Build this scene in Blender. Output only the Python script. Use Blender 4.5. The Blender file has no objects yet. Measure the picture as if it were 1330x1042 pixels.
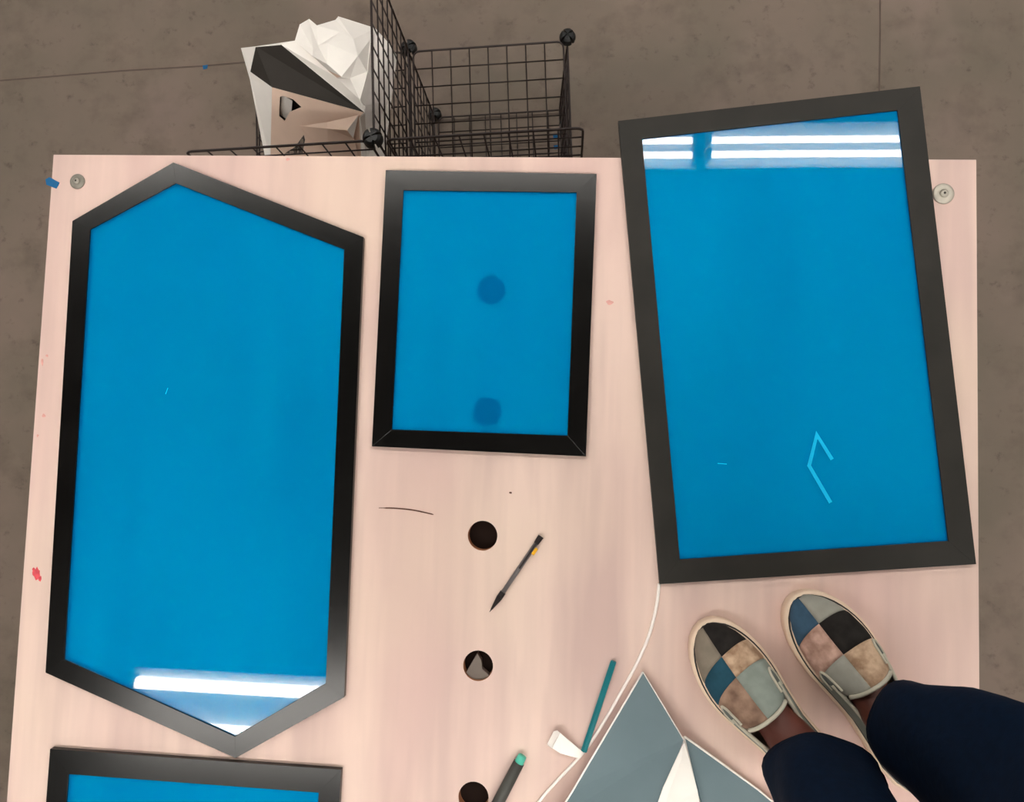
import bpy, bmesh, math, random
from mathutils import Vector, Matrix
from mathutils.geometry import tessellate_polygon
random.seed(7)
SC = bpy.context.scene
COL = SC.collection

# ------------------------------------------------------------------ camera
F, CX, CY, HC = 1000.0, 665.0, 521.0, 2.08          # focal length in pixels of a 1330x1042 frame, camera height
def _cv(x, y): return Vector(((x - CX) / F, -(y - CY) / F, -1.0))
ZW = -_cv(735, 587).normalized()                     # the point straight below the lens
YW = _cv(1177, -15063); YW = (YW - YW.dot(ZW) * ZW).normalized()
XW = YW.cross(ZW)
ROT = Matrix((XW, YW, ZW))
cam_d = bpy.data.cameras.new('camera'); cam = bpy.data.objects.new('camera', cam_d); COL.objects.link(cam)
cam_d.sensor_fit = 'HORIZONTAL'; cam_d.sensor_width = 36.0; cam_d.lens = F / 1330.0 * 36.0; cam_d.clip_start = 0.02
cam.matrix_world = Matrix.Translation((0, 0, HC)) @ ROT.to_4x4()
SC.camera = cam

# ------------------------------------------------------------------ world, exposure
w = bpy.data.worlds.new('hall_light'); SC.world = w; w.use_nodes = True
bg = w.node_tree.nodes['Background']; bg.inputs[0].default_value = (1.0, 0.92, 0.86, 1); bg.inputs[1].default_value = 0.36
SC.view_settings.view_transform = 'Standard'; SC.view_settings.look = 'None'
SC.view_settings.gamma = 1.0; SC.view_settings.use_curve_mapping = False
SC.view_settings.exposure = 0.05
TUBE_POWER = 38.0

# ------------------------------------------------------------------ helpers
def ray(px, py): return ROT @ _cv(px, py)
def P(px, py, z):
    """point of the room at height z seen at this place of the survey photo"""
    d = ray(px, py); k = (z - HC) / d.z
    return Vector((d.x * k, d.y * k, z))
def on_plane(px, py, a, b, c):
    n = (b - a).cross(c - a); d = ray(px, py); o = Vector((0, 0, HC))
    return o + d * ((a - o).dot(n) / d.dot(n))
def lin(c): 
    c /= 255.0
    return c / 12.92 if c <= 0.04045 else ((c + 0.055) / 1.055) ** 2.4
def rgb(r, g, b): return (lin(r), lin(g), lin(b), 1.0)

def mat(name, col, rough=0.6, spec=0.4, var=0.0, scale=20.0, metal=0.0, bump=0.0, stretch=(1, 1, 1), col2=None, coat=0.0):
    m = bpy.data.materials.new(name); m.use_nodes = True
    nt = m.node_tree; b = nt.nodes['Principled BSDF']
    b.inputs['Base Color'].default_value = col; b.inputs['Roughness'].default_value = rough
    b.inputs['Specular IOR Level'].default_value = spec; b.inputs['Metallic'].default_value = metal
    b.inputs['Coat Weight'].default_value = coat
    if var > 0 or bump > 0 or col2:
        tc = nt.nodes.new('ShaderNodeTexCoord'); mp = nt.nodes.new('ShaderNodeMapping'); mp.inputs['Scale'].default_value = stretch
        nz = nt.nodes.new('ShaderNodeTexNoise'); nz.inputs['Scale'].default_value = scale; nz.inputs['Detail'].default_value = 6
        nt.links.new(tc.outputs['Object'], mp.inputs[0]); nt.links.new(mp.outputs[0], nz.inputs['Vector'])
        if var > 0 or col2:
            mx = nt.nodes.new('ShaderNodeMix'); mx.data_type = 'RGBA'
            cr = nt.nodes.new('ShaderNodeValToRGB'); cr.color_ramp.elements[0].position = 0.35; cr.color_ramp.elements[1].position = 0.65
            nt.links.new(nz.outputs['Fac'], cr.inputs[0]); nt.links.new(cr.outputs[0], mx.inputs[0])
            mx.inputs[6].default_value = col2 or tuple(c * (1 - var) for c in col[:3]) + (1,)
            mx.inputs[7].default_value = col if col2 else tuple(min(1, c * (1 + var)) for c in col[:3]) + (1,)
            nt.links.new(mx.outputs[2], b.inputs['Base Color'])
        if bump > 0:
            bp = nt.nodes.new('ShaderNodeBump'); bp.inputs['Strength'].default_value = bump; bp.inputs['Distance'].default_value = 0.002
            nt.links.new(nz.outputs['Fac'], bp.inputs['Height']); nt.links.new(bp.outputs[0], b.inputs['Normal'])
    return m

def obj(name, me, mats=None, parent=None, loc=None, **props):
    o = bpy.data.objects.new(name, me); COL.objects.link(o)
    if mats is not None and not me.materials:
        for m in (mats if isinstance(mats, (list, tuple)) else [mats]): me.materials.append(m)
    if parent is not None: o.parent = parent
    if loc is not None: o.location = loc
    for k, v in props.items(): o[k] = v
    return o
def thing(name, label, category, loc=(0, 0, 0), rz=0.0, group=None):
    o = bpy.data.objects.new(name, None); COL.objects.link(o); o.empty_display_size = 0.05
    o.location = loc; o.rotation_euler = (0, 0, rz); o['label'] = label; o['category'] = category
    if group: o['group'] = group
    return o
def tag(o, label, category, group=None):
    o['label'] = label; o['category'] = category
    if group: o['group'] = group
    return o
def mesh(name, vs, fs, mi=None, smooth=False):
    me = bpy.data.meshes.new(name); me.from_pydata([tuple(v) for v in vs], [], fs); 
    if mi:
        for p, i in zip(me.polygons, mi): p.material_index = i
    bm = bmesh.new(); bm.from_mesh(me); bmesh.ops.recalc_face_normals(bm, faces=bm.faces); bm.to_mesh(me); bm.free()
    if smooth:
        for p in me.polygons: p.use_smooth = True
    return me
def slab(name, loops, thick, mi_top=0, mi_side=0, mi_bot=0):
    """thin solid plate: loops[0] outline, further loops holes, 3-D points; thickness against the plate's upward normal"""
    out = loops[0]; n = Vector((0, 0, 0))
    for i in range(len(out)):
        a, b = out[i], out[(i + 1) % len(out)]; n += a.cross(b)
    n.normalize()
    c0 = sum(out, Vector()) / len(out)
    if n.dot(Vector((0, 0, HC)) - c0) < 0: n = -n
    flat = [p for l in loops for p in l]
    N = len(flat); vs = flat + [p - n * thick for p in flat]
    fs, mi = [], []
    for t in tessellate_polygon(loops):
        fs.append(tuple(t)); mi.append(mi_top); fs.append(tuple(i + N for i in reversed(t))); mi.append(mi_bot)
    k = 0
    for l in loops:
        L = len(l)
        for i in range(L):
            a, b = k + i, k + (i + 1) % L
            fs.append((a, b, b + N, a + N)); mi.append(mi_side)
        k += L
    return mesh(name, vs, fs, mi)
def prism(name, pts, z0, z1, bevel=0.0, **k):
    pts = [Vector((p[0], p[1], z1)) for p in pts]
    me = slab(name, [pts], z1 - z0, **k)
    if bevel:
        bm = bmesh.new(); bm.from_mesh(me); bmesh.ops.remove_doubles(bm, verts=bm.verts, dist=1e-6)
        bmesh.ops.dissolve_limit(bm, angle_limit=0.01, verts=bm.verts, edges=bm.edges)
        bmesh.ops.bevel(bm, geom=list(bm.edges), offset=bevel, segments=2, affect='EDGES', profile=0.6)
        bm.to_mesh(me); bm.free()
    return me
def box_mesh(name, sx, sy, sz, bevel=0.0, base=False):
    z0, z1 = (0, sz) if base else (-sz / 2, sz / 2)
    return prism(name, [(-sx / 2, -sy / 2), (sx / 2, -sy / 2), (sx / 2, sy / 2), (-sx / 2, sy / 2)], z0, z1, bevel)
def tube(name, pts, r, seg=8, closed=False, smooth=True):
    """tube along points; r number or list"""
    pts = [Vector(p) for p in pts]; n = len(pts); vs, fs = [], []
    rr = r if isinstance(r, (list, tuple)) else [r] * n
    up = None
    for i, p in enumerate(pts):
        if closed: t = pts[(i + 1) % n] - pts[i - 1]
        else: t = pts[min(i + 1, n - 1)] - pts[max(i - 1, 0)]
        t.normalize()
        if up is None:
            up = t.orthogonal().normalized()
        up = (up - up.dot(t) * t).normalized(); s = t.cross(up)
        for k in range(seg):
            a = 2 * math.pi * k / seg
            vs.append(p + (up * math.cos(a) + s * math.sin(a)) * rr[i])
    m = n if closed else n - 1
    for i in range(m):
        for k in range(seg):
            a = i * seg + k; b = i * seg + (k + 1) % seg; c = ((i + 1) % n) * seg + (k + 1) % seg; d = ((i + 1) % n) * seg + k
            fs.append((a, b, c, d))
    if not closed:
        fs.append(tuple(range(seg))[::-1]); fs.append(tuple(range((n - 1) * seg, n * seg)))
    return mesh(name, vs, fs, smooth=smooth)
def lathe(name, prof, seg=24, smooth=True, mi=None):
    """profile of (r, z) turned about Z, closed at axis by tiny radii"""
    vs, fs, ml = [], [], []
    for r, z in prof:
        for k in range(seg):
            a = 2 * math.pi * k / seg; vs.append((r * math.cos(a), r * math.sin(a), z))
    for i in range(len(prof) - 1):
        for k in range(seg):
            fs.append((i * seg + k, i * seg + (k + 1) % seg, (i + 1) * seg + (k + 1) % seg, (i + 1) * seg + k)); ml.append(mi[i] if mi else 0)
    fs.append(tuple(range(seg))[::-1]); ml.append(mi[0] if mi else 0)
    fs.append(tuple(range((len(prof) - 1) * seg, len(prof) * seg))); ml.append(mi[-1] if mi else 0)
    return mesh(name, vs, fs, ml, smooth=smooth)
def catmull(pts, k=8):
    pts = [Vector(p) for p in pts]; out = []
    for i in range(len(pts) - 1):
        p0 = pts[max(i - 1, 0)]; p1 = pts[i]; p2 = pts[i + 1]; p3 = pts[min(i + 2, len(pts) - 1)]
        for j in range(k):
            t = j / k
            out.append(0.5 * ((2 * p1) + (-p0 + p2) * t + (2 * p0 - 5 * p1 + 4 * p2 - p3) * t * t + (-p0 + 3 * p1 - 3 * p2 + p3) * t ** 3))
    out.append(pts[-1]); return out
def interp(x, tab):
    for (a, va), (b, vb) in zip(tab, tab[1:]):
        if x <= b:
            t = max(0, (x - a) / (b - a)); return va + (vb - va) * t
    return tab[-1][1]

# ------------------------------------------------------------------ materials
def wood_mat():
    m = bpy.data.materials.new('pink_washed_plywood'); m.use_nodes = True; nt = m.node_tree; b = nt.nodes['Principled BSDF']
    L = nt.links.new
    tc = nt.nodes.new('ShaderNodeTexCoord')
    def noise(sc, st, det=4, rough=0.5):
        mp = nt.nodes.new('ShaderNodeMapping'); mp.inputs['Scale'].default_value = st; L(tc.outputs['Object'], mp.inputs[0])
        n = nt.nodes.new('ShaderNodeTexNoise'); n.inputs['Scale'].default_value = sc; n.inputs['Detail'].default_value = det; n.inputs['Roughness'].default_value = rough
        L(mp.outputs[0], n.inputs['Vector']); return n
    def mix(fac, a, c, amt=None):
        x = nt.nodes.new('ShaderNodeMix'); x.data_type = 'RGBA'
        L(fac, x.inputs[0])
        for i, v in ((6, a), (7, c)):
            if isinstance(v, tuple): x.inputs[i].default_value = v
            else: L(v, x.inputs[i])
        return x.outputs[2]
    def ramp(src, lo, hi, top=1.0):
        r = nt.nodes.new('ShaderNodeMapRange'); r.inputs[1].default_value = lo; r.inputs[2].default_value = hi; r.inputs[4].default_value = top
        L(src, r.inputs[0]); return r.outputs[0]
    streak = noise(7, (2.6, 0.30, 1), 3); wide = noise(2.4, (1.8, 0.6, 1), 2); fine = noise(30, (2.2, 0.12, 1), 3); blot = noise(2.6, (1, 1, 1), 2)
    c = mix(ramp(streak.outputs[0], 0.36, 0.60), PINK_A, PINK_B)
    c = mix(ramp(wide.outputs[0], 0.40, 0.68, 0.8), c, PINK_C)
    c = mix(ramp(blot.outputs[0], 0.50, 0.72, 0.45), c, PINK_D)
    c = mix(ramp(fine.outputs[0], 0.50, 0.85, 0.28), c, PINK_E)
    L(c, b.inputs['Base Color']); b.inputs['Roughness'].default_value = 0.55; b.inputs['Specular IOR Level'].default_value = 0.25
    return m
PINK_A = rgb(198, 172, 163); PINK_B = rgb(223, 197, 184); PINK_C = rgb(215, 181, 173); PINK_D = rgb(224, 203, 180); PINK_E = rgb(192, 166, 158)
def floor_mat():
    m = bpy.data.materials.new('grey_brown_concrete'); m.use_nodes = True; nt = m.node_tree; b = nt.nodes['Principled BSDF']; L = nt.links.new
    tc = nt.nodes.new('ShaderNodeTexCoord')
    def nz(s, d, r=0.55):
        n = nt.nodes.new('ShaderNodeTexNoise'); n.inputs['Scale'].default_value = s; n.inputs['Detail'].default_value = d; n.inputs['Roughness'].default_value = r
        L(tc.outputs['Object'], n.inputs['Vector']); return n.outputs[0]
    def mr(src, lo, hi, top=1.0):
        r = nt.nodes.new('ShaderNodeMapRange'); r.inputs[1].default_value = lo; r.inputs[2].default_value = hi; r.inputs[4].default_value = top
        L(src, r.inputs[0]); return r.outputs[0]
    def mix(f, a, c):
        x = nt.nodes.new('ShaderNodeMix'); x.data_type = 'RGBA'; L(f, x.inputs[0])
        for i, v in ((6, a), (7, c)):
            if isinstance(v, tuple): x.inputs[i].default_value = v
            else: L(v, x.inputs[i])
        return x.outputs[2]
    c = mix(mr(nz(2.2, 5), 0.35, 0.66), rgb(112, 102, 90), rgb(129, 113, 102))
    c = mix(mr(nz(7, 8, 0.65), 0.50, 0.72, 0.65), c, rgb(94, 83, 72))
    c = mix(mr(nz(24, 6, 0.7), 0.58, 0.72, 0.7), c, rgb(80, 70, 60))
    c = mix(mr(nz(3.6, 3), 0.56, 0.72, 0.6), c, rgb(136, 119, 110))
    L(c, b.inputs['Base Color']); b.inputs['Roughness'].default_value = 0.6; b.inputs['Specular IOR Level'].default_value = 0.25
    return m
def film_mat():
    m = bpy.data.materials.new('glossy_blue_film'); m.use_nodes = True; nt = m.node_tree; L = nt.links.new
    for n in list(nt.nodes): nt.nodes.remove(n)
    out = nt.nodes.new('ShaderNodeOutputMaterial')
    dif = nt.nodes.new('ShaderNodeBsdfDiffuse')
    tc = nt.nodes.new('ShaderNodeTexCoord'); nz = nt.nodes.new('ShaderNodeTexNoise'); nz.inputs['Scale'].default_value = 3.5; nz.inputs['Detail'].default_value = 4
    L(tc.outputs['Object'], nz.inputs['Vector'])
    mx = nt.nodes.new('ShaderNodeMix'); mx.data_type = 'RGBA'; mx.inputs[6].default_value = (0.0, 0.31, 0.84, 1); mx.inputs[7].default_value = (0.0, 0.36, 0.96, 1)
    L(nz.outputs[0], mx.inputs[0]); L(mx.outputs[2], dif.inputs[0])
    tr = nt.nodes.new('ShaderNodeBsdfTransparent'); tr.inputs[0].default_value = (0.0, 0.785, 1.0, 1)
    m1 = nt.nodes.new('ShaderNodeMixShader'); m1.inputs[0].default_value = 0.64
    L(dif.outputs[0], m1.inputs[1]); L(tr.outputs[0], m1.inputs[2])
    gl = nt.nodes.new('ShaderNodeBsdfGlossy'); gl.inputs['Roughness'].default_value = 0.015
    n2 = nt.nodes.new('ShaderNodeTexNoise'); n2.inputs['Scale'].default_value = 1.4; L(tc.outputs['Object'], n2.inputs['Vector'])
    bp = nt.nodes.new('ShaderNodeBump'); bp.inputs['Strength'].default_value = 0.03; bp.inputs['Distance'].default_value = 0.01; L(n2.outputs[0], bp.inputs['Height'])
    L(bp.outputs[0], gl.inputs['Normal'])
    fr = nt.nodes.new('ShaderNodeFresnel'); fr.inputs[0].default_value = 1.5
    m2 = nt.nodes.new('ShaderNodeMixShader'); L(fr.outputs[0], m2.inputs[0]); L(m1.outputs[0], m2.inputs[1]); L(gl.outputs[0], m2.inputs[2])
    L(m2.outputs[0], out.inputs[0]); return m
def clear_mat():
    m = bpy.data.materials.new('clear_underside'); m.use_nodes = True; nt = m.node_tree
    for n in list(nt.nodes): nt.nodes.remove(n)
    out = nt.nodes.new('ShaderNodeOutputMaterial'); tr = nt.nodes.new('ShaderNodeBsdfTransparent'); nt.links.new(tr.outputs[0], out.inputs[0]); return m
def emit_mat(name, col, power):
    m = bpy.data.materials.new(name); m.use_nodes = True; b = m.node_tree.nodes['Principled BSDF']
    b.inputs['Base Color'].default_value = (0.8, 0.8, 0.8, 1); b.inputs['Emission Color'].default_value = col; b.inputs['Emission Strength'].default_value = power
    return m
M = dict(
    wood=wood_mat(), floor=floor_mat(), film=film_mat(), clear=clear_mat(),
    ply_core=mat('raw_plywood_core', rgb(176, 120, 86), 0.7, 0.2, 0.15, 40, stretch=(1, 1, 12)),
    hole_shade=mat('hole_shade_black', rgb(34, 24, 20), 0.9, 0.1, 0.2, 15),
    frame=mat('black_satin_frame', rgb(16, 15, 14), 0.19, 0.28, 0.25, 14, bump=0.03),
    frame_matte=mat('black_matte_frame', rgb(38, 36, 32), 0.5, 0.22, 0.18, 14, bump=0.05),
    steel=mat('zinc_washer', rgb(178, 172, 160), 0.45, 0.5, 0.12, 60, metal=0.5),
    steel_dk=mat('dull_steel', rgb(140, 135, 125), 0.5, 0.5, 0.15, 60, metal=0.5),
    dark_socket=mat('screw_socket', rgb(40, 36, 32), 0.6, 0.3, 0.1, 50),
    tape=mat('blue_tape', rgb(8, 92, 142), 0.6, 0.3, 0.08, 80),
    scratch=mat('cyan_mark', rgb(0, 178, 228), 0.5, 0.2, 0.03, 100),
    wire=mat('dark_wire', rgb(42, 30, 27), 0.45, 0.4, 0.2, 30),
    conn=mat('black_plastic', rgb(20, 21, 21), 0.4, 0.4, 0.1, 40),
    paper=mat('white_card', rgb(252, 247, 240), 0.75, 0.2, 0.02, 18),
    paper_bounce=mat('white_card_bounce_shade', rgb(240, 212, 192), 0.75, 0.2, 0.03, 14),  # white card with shade and pink table bounce put into its colour
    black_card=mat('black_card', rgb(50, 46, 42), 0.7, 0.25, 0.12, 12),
    grey_card=mat('slate_grey_card', rgb(110, 127, 133), 0.7, 0.25, 0.05, 7, col2=rgb(100, 118, 124)),
    scrap=mat('lit_shape_grey', rgb(122, 112, 104), 0.8, 0.2, 0.08, 30),
    cord=mat('white_cord', rgb(255, 246, 238), 0.6, 0.3, 0.03, 60),
    teal=mat('teal_lacquer', rgb(6, 112, 120), 0.4, 0.4, 0.06, 40),
    marker=mat('charcoal_plastic', rgb(66, 66, 62), 0.5, 0.4, 0.08, 40),
    mint=mat('mint_plastic', rgb(88, 196, 172), 0.5, 0.4, 0.05, 40),
    graphite=mat('graphite_barrel', rgb(98, 92, 92), 0.4, 0.5, 0.1, 60),
    black_pl=mat('black_gloss_plastic', rgb(30, 21, 21), 0.5, 0.3, 0.1, 60),
    yellow=mat('yellow_sticker', rgb(236, 176, 30), 0.6, 0.3, 0.05, 60),
    ink=mat('dark_pencil_line', rgb(96, 66, 56), 0.8, 0.1, 0.2, 80),
    red=mat('red_paint', rgb(214, 84, 92), 0.7, 0.2, 0.2, 90),
    rose=mat('rose_paint', rgb(216, 160, 150), 0.7, 0.2, 0.1, 90),
    joint=mat('floor_joint', rgb(94, 82, 74), 0.8, 0.2, 0.1, 20),
    leg=mat('bench_timber', rgb(170, 132, 96), 0.7, 0.2, 0.15, 10, stretch=(6, 6, 0.6)),
    rubber=mat('cream_rubber', rgb(232, 208, 184), 0.6, 0.3, 0.04, 30),
    stripe=mat('dark_stripe', rgb(48, 42, 40), 0.6, 0.3, 0.05, 30),
    piping=mat('pale_binding', rgb(196, 190, 172), 0.75, 0.2, 0.06, 60),
    s_black=mat('black_suede', rgb(38, 35, 33), 0.9, 0.15, 0.25, 60, bump=0.2),
    s_taupe=mat('taupe_suede', rgb(132, 122, 108), 0.9, 0.15, 0.10, 60, bump=0.2),
    s_teal=mat('petrol_suede', rgb(38, 76, 92), 0.9, 0.15, 0.14, 60, bump=0.2),
    s_blue=mat('slate_blue_suede', rgb(60, 86, 106), 0.9, 0.15, 0.14, 60, bump=0.2),
    s_sand=mat('sand_hairy_suede', rgb(205, 176, 148), 0.9, 0.15, 0.2, 70, bump=0.6, col2=rgb(150, 120, 96)),
    s_pink=mat('rosy_hairy_suede', rgb(200, 164, 148), 0.9, 0.15, 0.2, 70, bump=0.6, col2=rgb(146, 112, 98)),
    s_brown=mat('brown_hairy_suede', rgb(168, 138, 118), 0.9, 0.15, 0.2, 40, bump=0.4, col2=rgb(112, 88, 74)),
    s_grey=mat('pale_grey_suede', rgb(150, 148, 138), 0.9, 0.15, 0.07, 60, bump=0.2),
    s_sage=mat('sage_grey_suede', rgb(138, 146, 138), 0.9, 0.15, 0.09, 60, bump=0.2),
    gore=mat('grey_elastic', rgb(104, 108, 104), 0.85, 0.2, 0.12, 90, stretch=(1, 1, 6)),
    lining=mat('shoe_lining', rgb(70, 60, 54), 0.9, 0.1, 0.1, 40),
    skin=mat('brown_skin', rgb(100, 52, 40), 0.5, 0.4, 0.10, 25),
    navy=mat('navy_trouser_cloth', rgb(7, 23, 42), 0.85, 0.1, 0.12, 120, bump=0.2),
    ceil=mat('ceiling_deck', rgb(58, 56, 54), 0.8, 0.2, 0.08, 3),
    hood=mat('white_enamel', rgb(168, 168, 164), 0.5, 0.4, 0.02, 10),
    glow=emit_mat('fluorescent_tube', (1.0, 0.955, 0.90, 1), TUBE_POWER),
)

# ------------------------------------------------------------------ structure
TT = 1.06                                             # table top height
fl = obj('floor', prism('floor', [(-7, -7), (7, -7), (7, 7), (-7, 7)], -0.05, 0.0), M['floor'], kind='structure')
for pts, wd in (([(1143, -60), (1143, 40), (1142, 112), (1140, 330)], 0.0022), ([(-40, 108), (60, 100), (160, 92), (262, 86), (330, 80), (400, 78)], 0.0022)):
    c = [P(x, y, 0.0) for x, y in pts]
    vs = []
    for i, p in enumerate(c):
        t = (c[min(i + 1, len(c) - 1)] - c[max(i - 1, 0)]).normalized(); s = Vector((-t.y, t.x, 0)) * wd
        vs += [p - s + Vector((0, 0, 0.0006)), p + s + Vector((0, 0, 0.0006)), p - s - Vector((0, 0, .002)), p + s - Vector((0, 0, .002))]
    fs = []
    for i in range(len(c) - 1):
        a, b = i * 4, i * 4 + 4
        fs += [(a, a + 1, b + 1, b), (a + 2, a, b, b + 2), (a + 1, a + 3, b + 3, b + 1)]
    obj('floor_joint', mesh('floor_joint', vs, fs), M['joint'], fl)
CEIL = 4.25
obj('ceiling', prism('ceiling', [(-7, -7), (7, -7), (7, 7), (-7, 7)], CEIL, CEIL + 0.1), M['ceil'], kind='structure')

# ------------------------------------------------------------------ ceiling lamps
def fixture(x0, x1, y, z, gap, rt, half, label, group, rz=0.0):
    Lh = (x1 - x0) / 2
    t = thing('fluorescent_fixture', label, 'ceiling light', ((x0 + x1) / 2, y, z), rz, group)
    prof = [(-half, -0.02), (-half * 0.55, 0.05), (half * 0.55, 0.05), (half, -0.02), (half, -0.012), (half * 0.5, 0.062), (-half * 0.5, 0.062), (-half, -0.012)]
    n = len(prof); vs = [(-Lh, a, b) for a, b in prof] + [(Lh, a, b) for a, b in prof]
    fs = [(i, (i + 1) % n, (i + 1) % n + n, i + n) for i in range(n)] + [(0, 1, 6, 7), (1, 2, 5, 6), (2, 3, 4, 5)] + [(n, 7 + n, 6 + n, 1 + n), (1 + n, 6 + n, 5 + n, 2 + n), (2 + n, 5 + n, 4 + n, 3 + n)]
    obj('reflector_hood', mesh('reflector_hood', vs, fs), M['hood'], t)
    for s in (-1, 1):
        obj('tube', tube('tube', [(-Lh + 0.022, s * gap / 2, 0), (Lh - 0.022, s * gap / 2, 0)], rt, 12), M['glow'], t)
        for e in (-1, 1):
            obj('tube_socket', box_mesh('tube_socket', 0.02, 0.05, 0.09, 0.004), M['hood'], t, (e * (Lh - 0.011), s * gap / 2, 0.01))
    for e in (-0.7, 0.7):
        obj('hanger', tube('hanger', [(e * Lh, 0, 0.06), (e * Lh, 0, CEIL - z)], 0.006, 6), M['hood'], t)
    return t
ZL = 3.9
K = 1 + (ZL - 1.066) / (HC - 1.066)
def lamp_xy(px, py): p = P(px, py, 1.066); return p.x * K, p.y * K
y1 = lamp_xy(1000, 191)[1]; xg = lamp_xy(911, 193)[0]
y2 = lamp_xy(300, 922)[1]; xe = lamp_xy(172, 900)[0]
for x0, x1, lab in ((xg - 4.90, xg - 2.48, 'twin-tube ceiling light at the left end of the row along the far table edge'),
                    (xg - 2.44, xg - 0.025, 'twin-tube ceiling light reflected in the far apex of the six-sided frame'),
                    (xg + 0.025, xg + 2.44, 'twin-tube ceiling light mirrored across the top of the large right blue panel'),
                    (xg + 2.5, xg + 4.94, 'twin-tube ceiling light beyond the right table edge')):
    fixture(x0, x1, y1 + ((x0 + x1) / 2 - lamp_xy(1000, 191)[0]) * 0.012, ZL, 0.074, 0.0165, 0.115, lab, 'narrow ceiling lights along the far edge', 0.012)
for x0, x1, lab in ((xe, xe + 2.42, 'wide twin-tube ceiling light mirrored in the near point of the six-sided panel'),
                    (xe + 2.5, xe + 4.92, 'wide twin-tube ceiling light above and behind the standing person')):
    fixture(x0, x1, y2, ZL, 0.215, 0.030, 0.19, lab, 'wide ceiling lights behind the photographer')
for yy, nm in ((y1 + 3.0, 'far row beyond the wire cubes'), (y2 - 3.0, 'rear row behind the bench')):  # unseen rows added for general light and soft shadows
    for x0, sd in ((-3.2, 'left'), (0.4, 'right')):
        fixture(x0, x0 + 2.42, yy, ZL, 0.098, 0.020, 0.115, 'added twin-tube fill light, %s one of the %s' % (sd, nm), 'added outer fill lights')

# ------------------------------------------------------------------ work table
TL, TR = P(70, 197, TT), P(1268, 212, TT)
X0, X1, Y1, Y0 = TL.x, TR.x, (TL.y + TR.y) / 2, (TL.y + TR.y) / 2 - 2.44
cxm, cym = (X0 + X1) / 2, (Y0 + Y1) / 2
table = thing('work_table', 'large pink-washed plywood table with a row of round holes', 'table', (cxm, cym, 0))
def loc(p): return Vector((p.x - cxm, p.y - cym, p.z))
HOLE_X = -0.1064; HR = 0.0196
hy = [0.2138 - 0.1645 * i for i in range(0, 9)]
hy = [0.2138, 0.0498, -0.1140, -0.2824, -0.4490] + [-0.449 - 0.166 * i for i in range(1, 7)]
tz = TT
o_ = [Vector((X0, Y0, tz)), Vector((X1, Y0, tz)), Vector((X1, Y1, tz)), Vector((X0, Y1, tz))]
holes = [[Vector((HOLE_X + HR * math.cos(a * math.pi / 16), y + HR * math.sin(a * math.pi / 16), tz)) for a in range(32)][::-1] for y in hy]
BT = 0.018
top = obj('table_top', slab('table_top', [[loc(p) for p in l] for l in [o_] + holes], BT, 0, 1, 1), [M['wood'], M['ply_core']], table)
obj('hole_shade_board', prism('hole_shade_board', [(-0.60, -1.19), (0.60, -1.19), (0.60, 1.19), (-0.60, 1.19)], TT - BT - 0.018, TT - BT), M['hole_shade'], table)  # added board, painted black for the darkness below the holes
legm = box_mesh('leg', 0.085, 0.085, TT - BT - 0.018, 0.004, True)
for sx in (-1, 1):
    for sy in (-1, 0, 1):
        obj('leg', legm, M['leg'], table, (sx * 0.54, sy * 1.12, 0))
for sy in (-1, 1): obj('apron', box_mesh('apron', 0.995, 0.04, 0.12, 0.003), M['leg'], table, (0, sy * 1.10, TT - BT - 0.078))
for sx in (-1, 1):
    for sy in (-0.56, 0.56): obj('apron', box_mesh('apron', 0.04, 1.035, 0.12, 0.003), M['leg'], table, (sx * 0.54, sy, TT - BT - 0.078))
# marks on the table top
def blob(name, px, py, r, m, seed, sx=1, sy=1, lab=None):
    rnd = random.Random(seed); c = P(px, py, TT); n = 11
    pts = [Vector((r * sx * math.cos(2 * math.pi * i / n) * rnd.uniform(.55, 1.2), r * sy * math.sin(2 * math.pi * i / n) * rnd.uniform(.55, 1.2), 0.0004)) for i in range(n)]
    o = obj(name, slab(name, [pts], 0.0006), m, table, loc(c))
    if lab: o['label'] = lab
    return o
blob('paint_spot', 48, 745, 0.0065, M['red'], 3, 0.9, 1.3, 'small red paint spot by the left table edge')
blob('paint_spot', 44, 740, 0.0028, M['red'], 4); blob('paint_spot', 52, 752, 0.0022, M['red'], 5, 1, 1.8)
blob('paint_spot', 57, 540, 0.0028, M['rose'], 6); blob('paint_spot', 55, 470, 0.0030, M['rose'], 8, 0.7, 2); blob('paint_spot', 61, 462, 0.0022, M['rose'], 9)
blob('paint_spot', 49, 566, 0.0020, M['rose'], 11); blob('paint_spot', 792, 393, 0.0040, M['rose'], 12, 1.5, 0.8)
blob('ink_speck', 663, 640, 0.0016, M['ink'], 13, 1.4, 1.0); blob('ink_speck', 374, 207, 0.003, M['rose'], 14, 1.3, 0.7)
ml = obj('pencil_line', tube('pencil_line', catmull([loc(P(x, y, TT + 0.0003)) for x, y in ((492, 660), (515, 660.5), (538, 663), (563, 668.5))], 6), [0.0004] * 3 + [0.0009] * 12 + [0.0008] * 3 + [0.0004], 6), M['ink'], table)
ml['label'] = 'short curved dark pencil line drawn on the table'

# added grey piece for the lit shape seen below the second open hole
a = TT - BT + 0.0125
pts = [P(x, y, a) for x, y in ((620, 849), (625, 858), (626, 869), (640, 882), (655, 902), (628, 925), (595, 905), (604, 876))]
sc_ = obj('lit_shape', slab('lit_shape', [pts], 0.0125), M['scrap'])
tag(sc_, 'pointed grey piece standing in for the lit shape inside the table hole below the pencil', 'card')

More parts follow.
